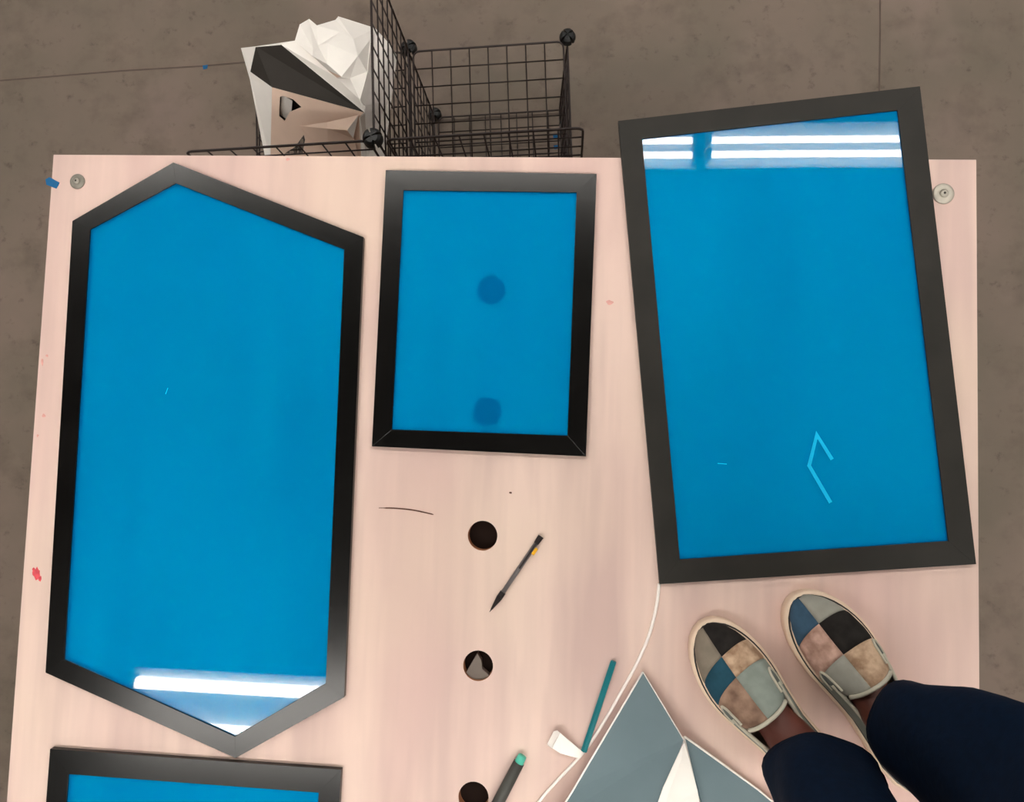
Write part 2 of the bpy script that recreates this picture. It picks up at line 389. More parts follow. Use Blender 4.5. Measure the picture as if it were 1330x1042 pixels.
# ------------------------------------------------------------------ framed blue panels
def framed(outer, inner, label, name, fm, zf=0.0085, zp=0.0062, group='black framed blue panels'):
    zt = TT + zf
    c = sum(outer, Vector()) / len(outer); c.z = TT
    t = thing(name, label, 'framed panel', c, 0, group)
    n = len(outer)
    for i in range(n):
        j = (i + 1) % n
        q = [outer[i], outer[j], inner[j], inner[i]]
        cc = sum(q, Vector()) / 4
        q = [p + (cc - p) * 0.0 for p in q]
        obj('rail', prism('rail', [(p.x - c.x, p.y - c.y) for p in q], 0.0004, zf, 0.0002), fm, t)
    pts = [Vector((p.x - c.x, p.y - c.y, zp)) for p in inner]
    pn = obj('blue_panel', slab('blue_panel', [pts], 0.003, 0, 1, 1), [M['film'], M['clear']], t)
    return t, pn, c
def pp(l, z=TT + 0.0085): return [P(x, y, z) for x, y in l]
hx, hxp, _ = framed(pp([(225, 211), (472, 308), (447, 906), (306, 985), (59, 874), (94, 287)]), pp([(228, 238), (447, 324), (423, 888), (305, 957), (83, 857), (117, 298)]),
       'long six-sided black frame holding a glossy blue panel', 'hexagonal_frame', M['frame'])
sm, smp, _ = framed(pp([(501, 221), (775, 226), (761, 593), (483, 580)]), pp([(524, 247), (749, 250), (737, 566), (509, 558)]),
       'small rectangular black frame with blue panel lying over two holes', 'rectangular_frame', M['frame'])
rt_, rtp, rc = framed(pp([(803, 157), (1195, 112), (1268, 733), (857, 759)]), pp([(834, 180), (1166, 143), (1232, 703), (883, 727)]),
       'large tilted rectangular black frame with blue panel overhanging the far table edge', 'rectangular_frame', M['frame_matte'])
a, b = P(65, 973, TT + .0085), P(443, 1000, TT + .0085); ux = (b - a).normalized(); uy = Vector((ux.y, -ux.x, 0)); wd = (b - a).length
out4 = [a, b, b + uy * 0.54, a + uy * 0.54]
in4 = [a + ux * .028 + uy * .031, b - ux * .028 + uy * .031, b - ux * .028 + uy * .509, a + ux * .028 + uy * .509]
framed(out4, in4, 'rectangular black framed blue panel cut off below the six-sided frame', 'rectangular_frame', M['frame'])
# pale cyan bent mark on the large panel
def strip(name, pix, wd, z, th, m, parent, origin):
    c = [P(x, y, z) - origin for x, y in pix]
    left, right = [], []
    for i, p in enumerate(c):
        d0 = (c[i] - c[i - 1]).normalized() if i else None; d1 = (c[i + 1] - c[i]).normalized() if i < len(c) - 1 else None
        d = ((d0 or d1) + (d1 or d0)).normalized(); s = Vector((-d.y, d.x, 0)) * (wd / 2) / max(0.45, (d.dot(d1 or d0)))
        left.append(p + s); right.append(p - s)
    return obj(name, slab(name, [left + right[::-1]], th), m, parent)
mk = strip('peel_mark', [(1081, 597), (1061, 565), (1051, 605), (1079, 653)], 0.0046, TT + 0.0066, 0.0004, M['scratch'], rt_, rc)
mk['label'] = 'pale cyan bent line on the blue panel'
for px, py, ln, seed in ((215, 512, .006, 1), (932, 602, .012, 2)):
    par, c0 = (hx, hx.location) if px < 600 else (rt_, rc)
    strip('fine_scratch', [(px, py), (px + (3 if px < 600 else 12), py + (-8 if px < 600 else 1))], 0.0009, TT + 0.0065, 0.0003, M['scratch'], par, Vector(c0))

# ------------------------------------------------------------------ screws with washers, blue tape
def washer(px, py, r, mt, label):
    t = thing('washer_screw', label, 'screw', P(px, py, TT), 0, 'washer screws at the table corners')
    w_ = obj('washer', lathe('washer', [(r * .2, 0.0), (r, 0.0), (r, 0.0012), (r * .93, 0.0022), (r * .55, 0.0030), (r * .45, 0.0024), (r * .2, 0.0024)], 32), mt, t)
    h = obj('screw_head', lathe('screw_head', [(0.0003, 0.001), (r * .36, 0.001), (r * .40, 0.0032), (r * .30, 0.0044), (r * .14, 0.0048), (0.0003, 0.0048)], 24), M['steel'], t)
    obj('screw_socket', lathe('screw_socket', [(0.0002, 0.003), (r * .13, 0.003), (r * .13, 0.0050), (0.0002, 0.0050)], 6, False), M['dark_socket'], h)
washer(101, 236, 0.0108, M['steel_dk'], 'dull grey washer with screw at the far left table corner')
washer(1225, 252, 0.0136, M['steel'], 'pale wide washer with screw beside the large tilted frame')
tp = [P(x, y, TT + 0.0008) for x, y in ((59, 233), (64, 230), (77, 237), (76, 240), (73, 245), (60, 240))]
tag(obj('tape_piece', slab('tape_piece', [tp], 0.0006), M['tape']), 'small blue tape piece stuck at the left table edge', 'tape')

# ------------------------------------------------------------------ pens, cord, paper bits
def stick(pa, pb, r):
    a_, b_ = P(*pa, TT + r), P(*pb, TT + r)
    d = b_ - a_; return a_, d.length, math.atan2(d.y, d.x)
def rod(parts, t, r0):
    """parts: (name, x0, x1, ra, rb, material, sides)"""
    for nm, xa, xb, ra, rb, m_, sg in parts:
        obj(nm, tube(nm, [(xa, 0, 0), (xb, 0, 0)], [ra, rb], sg, smooth=sg > 8), m_, t)
a_, L_, an = stick((702.5, 697), (636, 795), 0.0042)
t = thing('mechanical_pencil', 'slim dark mechanical pencil with yellow sticker between the holes', 'pencil', a_, an)
rod([('push_cap', 0, 0.011, 0.0042, 0.0034, M['black_pl'], 12), ('barrel', 0.011, L_ - 0.031, 0.0030, 0.0030, M['graphite'], 12),
     ('grip', L_ - 0.031, L_ - 0.022, 0.0040, 0.0042, M['black_pl'], 12), ('cone', L_ - 0.022, L_ - 0.004, 0.0042, 0.0012, M['black_pl'], 12), ('lead', L_ - 0.004, L_, 0.0008, 0.0004, M['black_pl'], 6)], t, 0)
cl = obj('clip', box_mesh('clip', 0.040, 0.0026, 0.001, 0.0003), M['black_pl'], t, (0.030, 0, 0.0034))
obj('sticker', box_mesh('sticker', 0.010, 0.0042, 0.0012, 0.0003), M['yellow'], t, (0.0205, 0.0042, 0.0018))
a_, L_, an = stick((796.5, 861), (758.5, 976), 0.0040)
t = thing('teal_pencil', 'plain teal pencil lying beside the white cord', 'pencil', a_, an)
rod([('shaft', 0, L_ - 0.0, 0.0042, 0.0042, M['teal'], 6), ('end_dip', -0.002, 0, 0.0036, 0.0042, M['teal'], 6)], t, 0)
a_ = P(676, 987, TT + 0.008); b_ = P(612, 1110, TT + 0.008); an = math.atan2(b_.y - a_.y, b_.x - a_.x)
t = thing('marker_pen', 'charcoal marker pen with mint end cap at the bottom edge', 'marker', a_, an)
rod([('end_cap', -0.0055, 0.004, 0.0056, 0.0062, M['mint'], 16), ('barrel', 0.004, 0.095, 0.0072, 0.0080, M['marker'], 16), ('cap', 0.095, 0.138, 0.0084, 0.0078, M['marker'], 16)], t, 0)
cp = catmull([P(x, y, TT + 0.002) for x, y in ((856, 758), (853, 785), (844, 822), (829, 858), (808, 897), (788, 932), (765, 968), (744, 993), (722, 1016), (700, 1042), (680, 1075))], 6)
tag(obj('white_cord', tube('white_cord', cp, 0.0021, 8), M['cord']), 'thin white cord curving from the large frame down past the teal pencil', 'cord')
# crumpled white paper scrap
t = thing('paper_scrap', 'small folded white paper scrap at the end of the teal pencil', 'paper', P(732, 968, TT))
o0 = Vector(t.location)
for pl in ([(711, 966, .004), (719, 950, .009), (727, 952, .016), (723, 960, .020), (717, 972, .010)],
           [(723, 960, .020), (727, 952, .016), (758, 978, .005), (753, 986, .004), (728, 979, .010), (717, 972, .010)],
           [(719, 950, .009), (724, 949, .012), (730, 955, .012), (727, 952, .016)]):
    obj('fold', slab('fold', [[P(x, y, TT + h) - o0 for x, y, h in pl]], 0.0012), M['paper'], t)
for pl in ([(711, 966, .004), (717, 972, .010), (716, 972, .0), (711, 968, .0)],):
    obj('fold', slab('fold', [[P(x, y, TT + h) - o0 for x, y, h in pl]], 0.0008), M['paper'], t)

# slate grey folded card model at the bottom edge
t = thing('folded_card_model', 'slate grey folded card model with white edges by the left shoe', 'card model', P(860, 1010, TT))
o0 = Vector(t.location)
def card(pl, th=0.0022, m_=None, nm='facet'):
    return obj(nm, slab(nm, [[P(x, y, TT + h) - o0 for x, y, h in pl]], th, 0, 1, 1), m_ or [M['grey_card'], M['paper']], t)
card([(835, 873, .012), (888, 961, .030), (851, 1060, .055), (720, 1066, .030), (744, 1027, .024), (815, 907, .014)])
card([(889, 957, .016), (985, 1026, .010), (1010, 1047, .008), (930, 1110, .012), (905, 1026, .020)])
card([(889, 965, .031), (906, 1027, .028), (912, 1062, .022), (849, 1062, .052), (862, 1024, .048)], 0.0015, M['paper'], 'white_flap')
for e in ([(835, 873, .0125), (815, 907, .0145), (744, 1027, .0245), (720, 1066, .0305)], [(835, 873, .0125), (888, 961, .0305)], [(889, 957, .0165), (985, 1026, .0105), (1010, 1047, .0085)]):
    obj('white_edge', tube('white_edge', [P(x, y, TT + h) - o0 for x, y, h in e], 0.0013 if len(e) > 2 else 0.0007, 6), M['paper'], t)
card([(888.5, 964, .0325), (885, 988, .0385), (871, 1024, .0475), (858, 1062, .0525), (848, 1062, .0535), (861, 1024, .0495)], 0.0012, M['paper'], 'white_flap')
card([(720, 1066, .030), (851, 1060, .055), (860, 1130, .002), (740, 1130, .002)])
card([(930, 1110, .012), (912, 1062, .022), (851, 1060, .055), (860, 1130, .002), (930, 1120, .002)])
card([(885, 958, .028), (889, 957, .016), (905, 1026, .020), (893, 1010, .002)], 0.001, M['paper'], 'white_flap')

# ------------------------------------------------------------------ wire grid cubes behind the table
G = 0.368
A = P(531, 62, 0.37); A.z = 0; C_ = P(737, 48, 0.37); C_.z = 0
gu = (C_ - A).normalized(); gv = Vector((gu.y, -gu.x, 0)); gz = Vector((0, 0, 1))
LV = [0.016, 0.37, 0.735]
cage = thing('wire_cube_rack', 'dark wire grid cube rack standing on the floor behind the table', 'wire rack', A)
def node(i, j, k): return gu * (G * i) + gv * (G * j) + gz * LV[k]
wm = None
def panel(a_, b_, d_):
    """square grid spanning a->b and a->d (local points); joined to the connectors at its corners"""
    global wm
    e1, e2 = (b_ - a_), (d_ - a_); s1, s2 = e1.length - 0.020, e2.length - 0.020
    x, y = e1.normalized(), e2.normalized(); z = x.cross(y)
    mw = Matrix((x, y, z)).transposed().to_4x4(); mw.translation = (a_ + b_ + d_ + (d_ + b_ - a_)) / 4
    rc_ = 0.014; pts = []
    for cx_, cy_, a0 in ((1, 1, 0), (-1, 1, 90), (-1, -1, 180), (1, -1, 270)):
        for q in range(4):
            an_ = math.radians(a0 + q * 30); pts.append((cx_ * (s1 / 2 - rc_) + rc_ * math.cos(an_), cy_ * (s2 / 2 - rc_) + rc_ * math.sin(an_), 0))
    o = obj('grid_panel', tube('grid_rim', pts, 0.0024, 6, True), M['wire'], cage); o.matrix_local = mw
    if wm is None:
        wm = tube('wire', [(0, 0, -0.5), (0, 0, 0.5)], 0.00155, 6); wm.materials.append(M['wire'])
    n = 8
    for i in range(1, n):
        for dr in (0, 1):
            w_ = obj('wire', wm, None, o)
            w_.rotation_euler = (math.pi / 2, 0, 0) if dr == 0 else (0, math.pi / 2, 0)
            w_.location = ((-0.5 + i / n) * s1, 0, 0.0012) if dr == 0 else (0, (-0.5 + i / n) * s2, -0.0012)
            w_.scale = (1, 1, s2 if dr == 0 else s1)
    return o
# right lower cube
panel(node(0, 0, 1), node(1, 0, 1), node(0, 1, 1))            # shelf
panel(node(0, 0, 0), node(1, 0, 0), node(0, 1, 0))            # bottom
panel(node(1, 0, 0) - gu * .022, node(1, 1, 0) - gu * .022, node(1, 0, 1) - gu * .0)            # right side
panel(node(0, 0, 0), node(0, 1, 0), node(0, 0, 1))            # middle wall, lower
# upper pieces
panel(node(0, 0, 1), node(0, 1, 1), node(0, 0, 2))            # middle wall, upper
panel(node(0, 1, 1) + gu * .012, node(1, 1, 1) + gu * .024, node(0, 1, 2) + gu * .012)            # upper front, right
panel(node(-1, 1, 1), node(0, 1, 1), node(-1, 1, 2))          # upper front, left
# left lower cube
panel(node(-1, 0, 1), node(0, 0, 1), node(-1, 1, 1))          # shelf under the paper head
panel(node(-1, 0, 0), node(-1, 1, 0), node(-1, 0, 1))         # left side
cb = bmesh.new()
for q in range(4):                                            # four rounded quarters with a cross slot between them
    r_ = 0.0170; base = math.pi / 2 * q
    prof = [(0.0, 0.012), (0.010, 0.0115), (0.0145, 0.008), (r_, 0.001), (r_, -0.006), (0.013, -0.010), (0.0, -0.010)]
    rings = []
    for kk in range(7):
        a_ = base + 0.07 + (math.pi / 2 - 0.14) * kk / 6
        off = Vector((math.cos(base + math.pi / 4), math.sin(base + math.pi / 4), 0)) * 0.0018
        rings.append([cb.verts.new(Vector((r * math.cos(a_), r * math.sin(a_), z)) + off) for r, z in prof])
    for k1, k2 in zip(rings, rings[1:]):
        for i in range(len(prof) - 1):
            cb.faces.new((k1[i], k1[i + 1], k2[i + 1], k2[i]))
    cb.faces.new(rings[0]); cb.faces.new(rings[-1][::-1])
bmesh.ops.remove_doubles(cb, verts=cb.verts, dist=1e-6)
bmesh.ops.create_cone(cb, cap_ends=True, segments=16, radius1=0.008, radius2=0.008, depth=0.018)
bmesh.ops.recalc_face_normals(cb, faces=cb.faces)
cm = bpy.data.meshes.new('connector'); cb.to_mesh(cm); cb.free(); cm.materials.append(M['conn'])
for i, j, k in ((0, 0, 0), (0, 0, 1), (0, 0, 2), (0, 1, 0), (0, 1, 1), (0, 1, 2), (1, 0, 1), (1, 1, 0), (1, 1, 1), (-1, 0, 0), (-1, 0, 1), (-1, 1, 0), (-1, 1, 1)):
    c = obj('connector', cm, None, cage, node(i, j, k)); c.rotation_euler = (0, 0, 0.4 + 0.3 * i)
for px, py in ((721, 177), (722, 191), (266, 87)):
    q = [P(px - 3, py - 2, .0012), P(px + 4, py - 3, .0012), P(px + 3, py + 2, .0012), P(px - 2, py + 3, .0012)]
    lab = {177: 'upper blue tape fleck on the floor inside the wire rack', 191: 'lower blue tape fleck on the floor inside the wire rack', 87: 'tiny blue tape fleck on the concrete left of the paper sculpture'}[py]
    tag(obj('tape_fleck', slab('tape_fleck', [q], 0.001), M['tape']), lab, 'tape', 'blue tape flecks on the floor')

# ------------------------------------------------------------------ white folded paper head on the left cube
S = 240 / 1137.0
def V(zx, zy, h): return P(290 + zx * S, zy * S, h)
head = thing('paper_sculpture', 'white faceted folded paper head with a black brow panel on the wire rack', 'paper sculpture', V(560, 560, 0.38))
ho = Vector(head.location)
def facet(pts, m_, nm='facet', th=0.0018, holes=()):
    return obj(nm, slab(nm, [[p - ho for p in pts]] + [[p - ho for p in h] for h in holes], th), m_, head)
va, vb, vc, vd, ve = V(110, 295, .50), V(200, 285, .555), V(352, 272, .585), V(440, 250, .58), V(866, 690, .565)
vg, vi, vk, vl, vm = V(300, 537, .545), V(166, 441, .505), V(166, 490, .48), V(262, 985, .383), V(290, 985, .383)
facet([vb, vc, ve, vg, vi], M['black_card'], 'brow_panel', 0.002)['label'] = 'black pointed brow panel'
facet([va, vb, vi, vk], M['paper'])
facet([vk, vi, vg, vm, vl], M['paper'])
vf = V(866, 672, .57)
facet([vc, vd, V(550, 345, .60), V(640, 430, .602), V(700, 478, .598), vf, ve], M['paper'])
# face below the brow, with the eye and mouth cut out of it
pa, pb, pc = vg, ve, vm
def FP(zx, zy): return on_plane(290 + zx * S, zy * S, pa, pb, pc)
eye = [FP(*q) for q in ((348, 596), (366, 590), (430, 612), (482, 660), (408, 690), (376, 746), (342, 718))]
mouth = [FP(*q) for q in ((440, 905), (495, 830), (503, 860), (488, 945), (372, 948))]
facet([FP(300, 537), FP(864, 694), FP(835, 725), FP(850, 985), FP(290, 985)], M['paper_bounce'], 'face', 0.0018, [eye, mouth])
facet([FP(345, 600) + Vector((0, .012, -.01)), FP(410, 640) + Vector((0, .012, -.012)), FP(405, 700) + Vector((0, .012, -.012)), FP(375, 748) + Vector((0, .010, -.01)), FP(338, 720) + Vector((0, .010, -.01))], M['paper'], 'eye_fold')
facet([FP(300, 545) + Vector((0, .06, -.02)), FP(860, 720) + Vector((0, .06, -.02)), FP(850, 985) + Vector((0, .06, 0.01)), FP(290, 985) + Vector((0, .06, 0.01))], M['black_card'], 'inner_shade_sheet')  # black sheet added behind the cut-outs to stand for the shaded inside
# muzzle facets standing out below the brow tip
def FO(zx, zy, d): p = FP(zx, zy); return p + (Vector((0, 0, HC)) - p).normalized() * d
m1, m2, m3, m4, m5 = FO(832, 708, .004), FO(640, 752, .016), FO(470, 775, .003), FO(640, 792, .026), FO(762, 803, .030)
facet([m1, m2, m4, m5], M['paper_bounce'], 'muzzle_fold'); facet([m2, m3, m4], M['paper_bounce'], 'muzzle_fold')
facet([m5, m4, FO(650, 985, .008), FO(835, 985, .004), FO(800, 850, .012)], M['paper_bounce'], 'muzzle_fold')
facet([m3, m4, FO(650, 985, .008), FO(520, 985, .002), FO(540, 860, .006)], M['paper_bounce'], 'muzzle_fold')
facet([m5, m1, FO(800, 850, .012)], M['paper'], 'muzzle_fold')
# crest of folded paper, each fold a facet
N = dict(d=vd, f=vf, e=ve, v=V(470, 150, .57), w=V(525, 118, .585), x=V(572, 157, .60), n=V(582, 280, .615), o=V(552, 300, .60), fm=V(550, 345, .60), y=V(690, 122, .575), m=V(720, 196, .605),
         z=V(705, 104, .575), A=V(932, 176, .555), B=V(1020, 272, .53), C=V(1065, 345, .50), D=V(1015, 620, .46), E=V(985, 985, .39), g=V(640, 395, .625), h=V(728, 472, .625), i=V(828, 345, .63),
         q=V(640, 265, .625), j=V(800, 240, .615), r=V(905, 240, .58), k=V(884, 442, .60), l=V(838, 612, .585), s=V(780, 480, .606), t=V(700, 478, .598), u=V(640, 430, .602), b=V(930, 480, .55), p=V(870, 650, .55), c=V(880, 985, .39))
for key, mt in (('dvofm', 'paper'), ('vwno', 'paper'), ('ofmn', 'paper'), ('wxn', 'paper'), ('xymqn', 'paper'), ('nqgfm', 'paper'), ('fmguX', 'paper'), ('yzAjm', 'paper'), ('mjiq', 'paper'), ('qigX', 'paper'),
                ('gihu', 'paper'), ('uht', 'paper_bounce'), ('jri', 'paper'), ('jAr', 'paper'), ('irk', 'paper'), ('iksh', 'paper'), ('hstX', 'paper'), ('kls', 'paper'), ('slft', 'paper'),
                ('rABCb', 'paper'), ('rbk', 'paper'), ('kbpl', 'paper'), ('lpf', 'paper'), ('bCDp', 'paper'), ('pDEc', 'paper'), ('fpce', 'paper')):
    ks = []; s_ = key.replace('X', '')
    if 'fm' in s_: ks = ['fm']; s_ = s_.replace('fm', '#')
    pts = [N['fm'] if ch == '#' else N[ch] for ch in s_]
    if len(pts) >= 3: facet(pts, M[mt], 'crest_fold', 0.0015)
facet([N['e'] + Vector((0, 0, -.002)), N['c'], FP(850, 985), FP(835, 725)], M['paper'], 'cheek_fold')
# back and underside, hidden from the front
bk1, bk2, bk3 = V(520, 420, .39), V(760, 400, .39), V(930, 560, .39)
for pts in ([va, vk, bk1], [vk, vl, bk1], [va, vb, bk1], [vb, vc, vd, bk1], [vd, N['v'], N['w'], bk1], [N['w'], N['x'], bk1], [N['x'], N['y'], bk2, bk1], [N['z'], N['A'], bk2], [N['A'], N['B'], N['C'], bk3, bk2], [N['C'], N['D'], N['E'], bk3]):
    facet(pts, M['paper'], 'back_fold', 0.0015)

# ------------------------------------------------------------------ the person standing on the table
PX = thing  # (kept for clarity below)
LEN = 0.278
def sole_w(t, side):
    w_ = interp(t, [(0, .0), (.012, .012), (.04, .022), (.09, .030), (.18, .0345), (.30, .0345), (.42, .036), (.55, .0415), (.66, .0465), (.74, .0470), (.82, .0440), (.89, .0375), (.94, .0295), (.975, .0195), (.992, .0110), (1, 0)])
    return w_
def mid_x(t, side):                                            # slight banana bend of the last
    return side * 0.006 * math.sin(math.pi * max(0, t - 0.2) / 0.8) - side * 0.004 * t
TS = sorted(set([0, .006, .012, .025, .04, .065, .09, .13, .18, .24, .30, .36, .42, .48, .52, .56, .60, .64, .68, .72, .76, .80, .84, .87, .90, .925, .945, .96, .975, .985, .993, .998, 1]))
def outline(side, grow=0.0):
    c = LEN / 2
    R_, L_2 = [], []
    for t in TS:
        k = (LEN + 2 * grow) / LEN
        y = (t * LEN - c) * k + c; w_ = sole_w(t, side)
        w_ = w_ + grow if 0.02 < t < 0.98 else w_ * (1 + grow / .03)
        R_.append(Vector((mid_x(t, side) + max(w_, 0.0005), y, 0))); L_2.append(Vector((mid_x(t, side) - max(w_, 0.0005), y, 0)))
    return R_ + L_2[::-1]
def band(name, side, levels, m_, parent, cap=True):
    """stacked outlines: (z, grow)"""
    vs, fs = [], []; rings = [outline(side, g) for z, g in levels]; n = len(rings[0])
    for (z, g), r in zip(levels, rings): vs += [p + Vector((0, 0, z)) for p in r]
    for i in range(len(levels) - 1):
        for k in range(n): fs.append((i * n + k, i * n + (k + 1) % n, (i + 1) * n + (k + 1) % n, (i + 1) * n + k))
    if cap: fs += [tuple(range(n)), tuple(range((len(levels) - 1) * n, len(levels) * n))]
    o = obj(name, mesh(name, vs, fs), m_, parent)
    for p in o.data.polygons: p.use_smooth = len(p.vertices) == 4
    return o
TE = 0.615                                                     # where the vamp ends towards the ankle
def vh(t): return interp(t, [(.40, .100), (.50, .094), (.56, .088), (.62, .079), (.70, .066), (.78, .0535), (.86, .049), (.92, .0445), (.96, .038), (.985, .030), (1, .021)])
def vamp(s, t, side, off=0.0):
    """s -1..1 over the instep, t along the shoe"""
    th = (1 - s) * math.pi / 2
    w_ = max(sole_w(t, side) - 0.0062, 0.001) + off
    cx_ = math.cos(th); sz = math.sin(th)
    x = mid_x(t, side) + w_ * (abs(cx_) ** 0.86) * (1 if cx_ > 0 else -1)
    z0 = 0.021
    return Vector((x, t * LEN, z0 + (vh(t) - z0 + off) * sz ** 0.72))
def patch(name, side, s0, s1, tf0, tf1, m_, parent, off=0.0, ns=12, nt_=12):
    vs, fs, ml = [], [], []
    def tt(s, u): return tf0(s) + (tf1(s) - tf0(s)) * u
    for layer in (0, 1):
        for i in range(nt_ + 1):
            for j in range(ns + 1):
                s = s0 + (s1 - s0) * j / ns; u = i / nt_
                edge = min(j, ns - j, i, nt_ - i)
                vs.append(vamp(s, min(max(tt(s, u), 0.0), 0.987), side, off - (0.0022 if layer else (0.0008 if edge == 0 else 0))))
    W = ns + 1; T_ = (nt_ + 1) * W
    for i in range(nt_):
        for j in range(ns):
            a = i * W + j; fs.append((a, a + 1, a + W + 1, a + W)); fs.append((T_ + a, T_ + a + W, T_ + a + W + 1, T_ + a + 1))
    for i in range(nt_):
        for j in (0, ns):
            a = i * W + j; fs.append((a, a + W, T_ + a + W, T_ + a))
    for j in range(ns):
        for i in (0, nt_):
            a = i * W + j; fs.append((a, a + 1, T_ + a + 1, T_ + a))
    return obj(name, mesh(name, vs, fs, smooth=True), m_, parent)
def shoe(parent, toe_px, axis, side, cols, label, split, r1, r2):
    toe = P(*toe_px, TT + 0.012); ax = Vector((axis[0], -axis[1], 0)).normalized()     # towards the heel
    heel = Vector((toe.x, toe.y, TT + 0.0006)) + ax * LEN
    t = bpy.data.objects.new('shoe', None); COL.objects.link(t); t.parent = parent; t.empty_display_size = 0.05
    fwd = -ax; right = Vector((fwd.y, -fwd.x, 0))
    t.matrix_world = Matrix(((right.x, fwd.x, 0, heel.x), (right.y, fwd.y, 0, heel.y), (0, 0, 1, heel.z), (0, 0, 0, 1)))
    t.matrix_parent_inverse = Matrix(); t['label'] = label
    band('rubber_sole', side, [(0.0, -0.001), (0.002, 0.0), (0.018, 0.0005), (0.0225, -0.0004), (0.0235, -0.0030)], M['rubber'], t)
    band('sole_stripe', side, [(0.0200, -0.0026), (0.0242, -0.0028), (0.0246, -0.0050), (0.0200, -0.0050)], M['stripe'], t, False)
    band('foxing_trim', side, [(0.0200, -0.0044), (0.0262, -0.0044), (0.0270, -0.0068), (0.0200, -0.0068)], M['rubber'], t, False)
    edge = lambda s: TE - 0.030 + 0.30 * max(0, abs(s) - 0.5) ** 2
    toe_f = lambda s: 0.9995
    # rows of patches from the toe backwards, split by a seam along the middle
    ra = lambda s: r1 - 0.050 * abs(s - split) ** 2 * 1.2 + 0.02 * s
    rb = lambda s: r2 - 0.060 * abs(s - split) ** 2 * 1.2 + 0.02 * s
    for k, (f0, f1) in enumerate(((ra, toe_f), (rb, ra), (edge, rb))):
        for sd, (s0, s1) in enumerate(((-0.985, split), (split, 0.985))):
            cname = cols[k][sd]
            p = patch('patch', side, s0, s1, f0, f1, M[cname[0]], t, 0.0002)
            p['label'] = cname[1]
    # padded binding along the tongue edge
    bp_ = [vamp(-0.5 + 1.0 * i / 16, edge(-0.5 + 1.0 * i / 16) - 0.002, side, 0.0005) for i in range(17)]
    obj('tongue_binding', tube('tongue_binding', bp_, 0.0026, 8), M['piping'], t)
    # heel quarters: wall following the sole outline with a binding on top
    def wall(sg):
        tq = [0.0, .006, .02, .04, .07, .11, .16, .22, .28, .34, .40, .46, .52, .58, .64]
        hq = lambda t_: interp(t_, [(0, .072), (.08, .068), (.2, .058), (.32, .054), (.42, .056), (.50, .060), (.58, .060), (.64, .056)])
        vs, fs = [], []; n = 5
        for L2 in (0, 1):
            for t_ in tq:
                for k in range(n + 1):
                    u = k / n; w_ = max(sole_w(t_, side) - 0.0035, 0.0004) - 0.006 * u ** 2 * (1 if t_ > .03 else .3) - (0.0022 if L2 else 0)
                    vs.append(Vector((mid_x(t_, side) + sg * max(w_, 0.0002), t_ * LEN + (0.006 * (1 - u) * 0 + (0.004 * u + 0.004 if t_ < .03 else 0)) + (0.0022 if L2 and t_ < .03 else 0), 0.021 + (hq(t_) - 0.021) * u)))
        W = n + 1; T_ = len(tq) * W
        for i in range(len(tq) - 1):
            for k in range(n):
                a = i * W + k; fs.append((a, a + 1, a + W + 1, a + W)); fs.append((T_ + a, T_ + a + W, T_ + a + W + 1, T_ + a + 1))
            a = i * W + n; fs.append((a, a + W, T_ + a + W, T_ + a))
        q = obj('quarter', mesh('quarter', vs, fs, smooth=True), [M['s_sage']], t)
        topl = [(vs[i * W + n] + vs[T_ + i * W + n]) / 2 for i in range(len(tq))]
        obj('collar_binding', tube('collar_binding', topl, 0.0024, 8), M['piping'], t)
        return q
    wall(-1); wall(1)
    # stretch gores at both sides of the tongue, with a bound rounded edge
    for sg in (-1, 1):
        gb = 0.70
        pts = []; nn = 7
        vs, fs = [], []
        for i in range(nn + 1):
            tq = 0.612 + (gb - 0.612) * i / nn; rr_ = 0.12 * math.sqrt(max(0.02, 1 - (i / nn) ** 3))
            for j in range(5):
                s = sg * (0.66 + rr_ * (j / 2 - 1)); vs.append(vamp(s, tq, side, 0.0012))
            pts.append((vs[-5], vs[-1]))
        for i in range(nn):
            for j in range(4):
                a = i * 5 + j; fs.append((a, a + 1, a + 6, a + 5))
        me = mesh('gore', vs, fs, smooth=True)
        bm = bmesh.new(); bm.from_mesh(me); bmesh.ops.solidify(bm, geom=list(bm.faces), thickness=0.0010); bm.to_mesh(me); bm.free()
        gr = obj('gore', me, M['gore'], t)
        obj('gore_binding', tube('gore_binding', [p[0] for p in pts] + [p[1] for p in pts[::-1]], 0.0016, 6), M['piping'], t)
    band('insole', side, [(0.0205, -0.006), (0.0225, -0.006)], M['lining'], t)
    return t, heel, fwd, right

def skin_body(name, verts, edges, radii, m_, root=0):
    me = bpy.data.meshes.new(name); me.from_pydata([tuple(v) for v in verts], edges, [])
    o = bpy.data.objects.new(name, me); COL.objects.link(o)
    md = o.modifiers.new('skin', 'SKIN')
    for i, r in enumerate(radii):
        d = me.skin_vertices[0].data[i]; d.radius = (r, r) if not isinstance(r, tuple) else r
        d.use_root = (i == root)
    md.use_smooth_shade = True
    sb = o.modifiers.new('sub', 'SUBSURF'); sb.levels = 2; sb.render_levels = 2
    me.materials.append(m_); return o
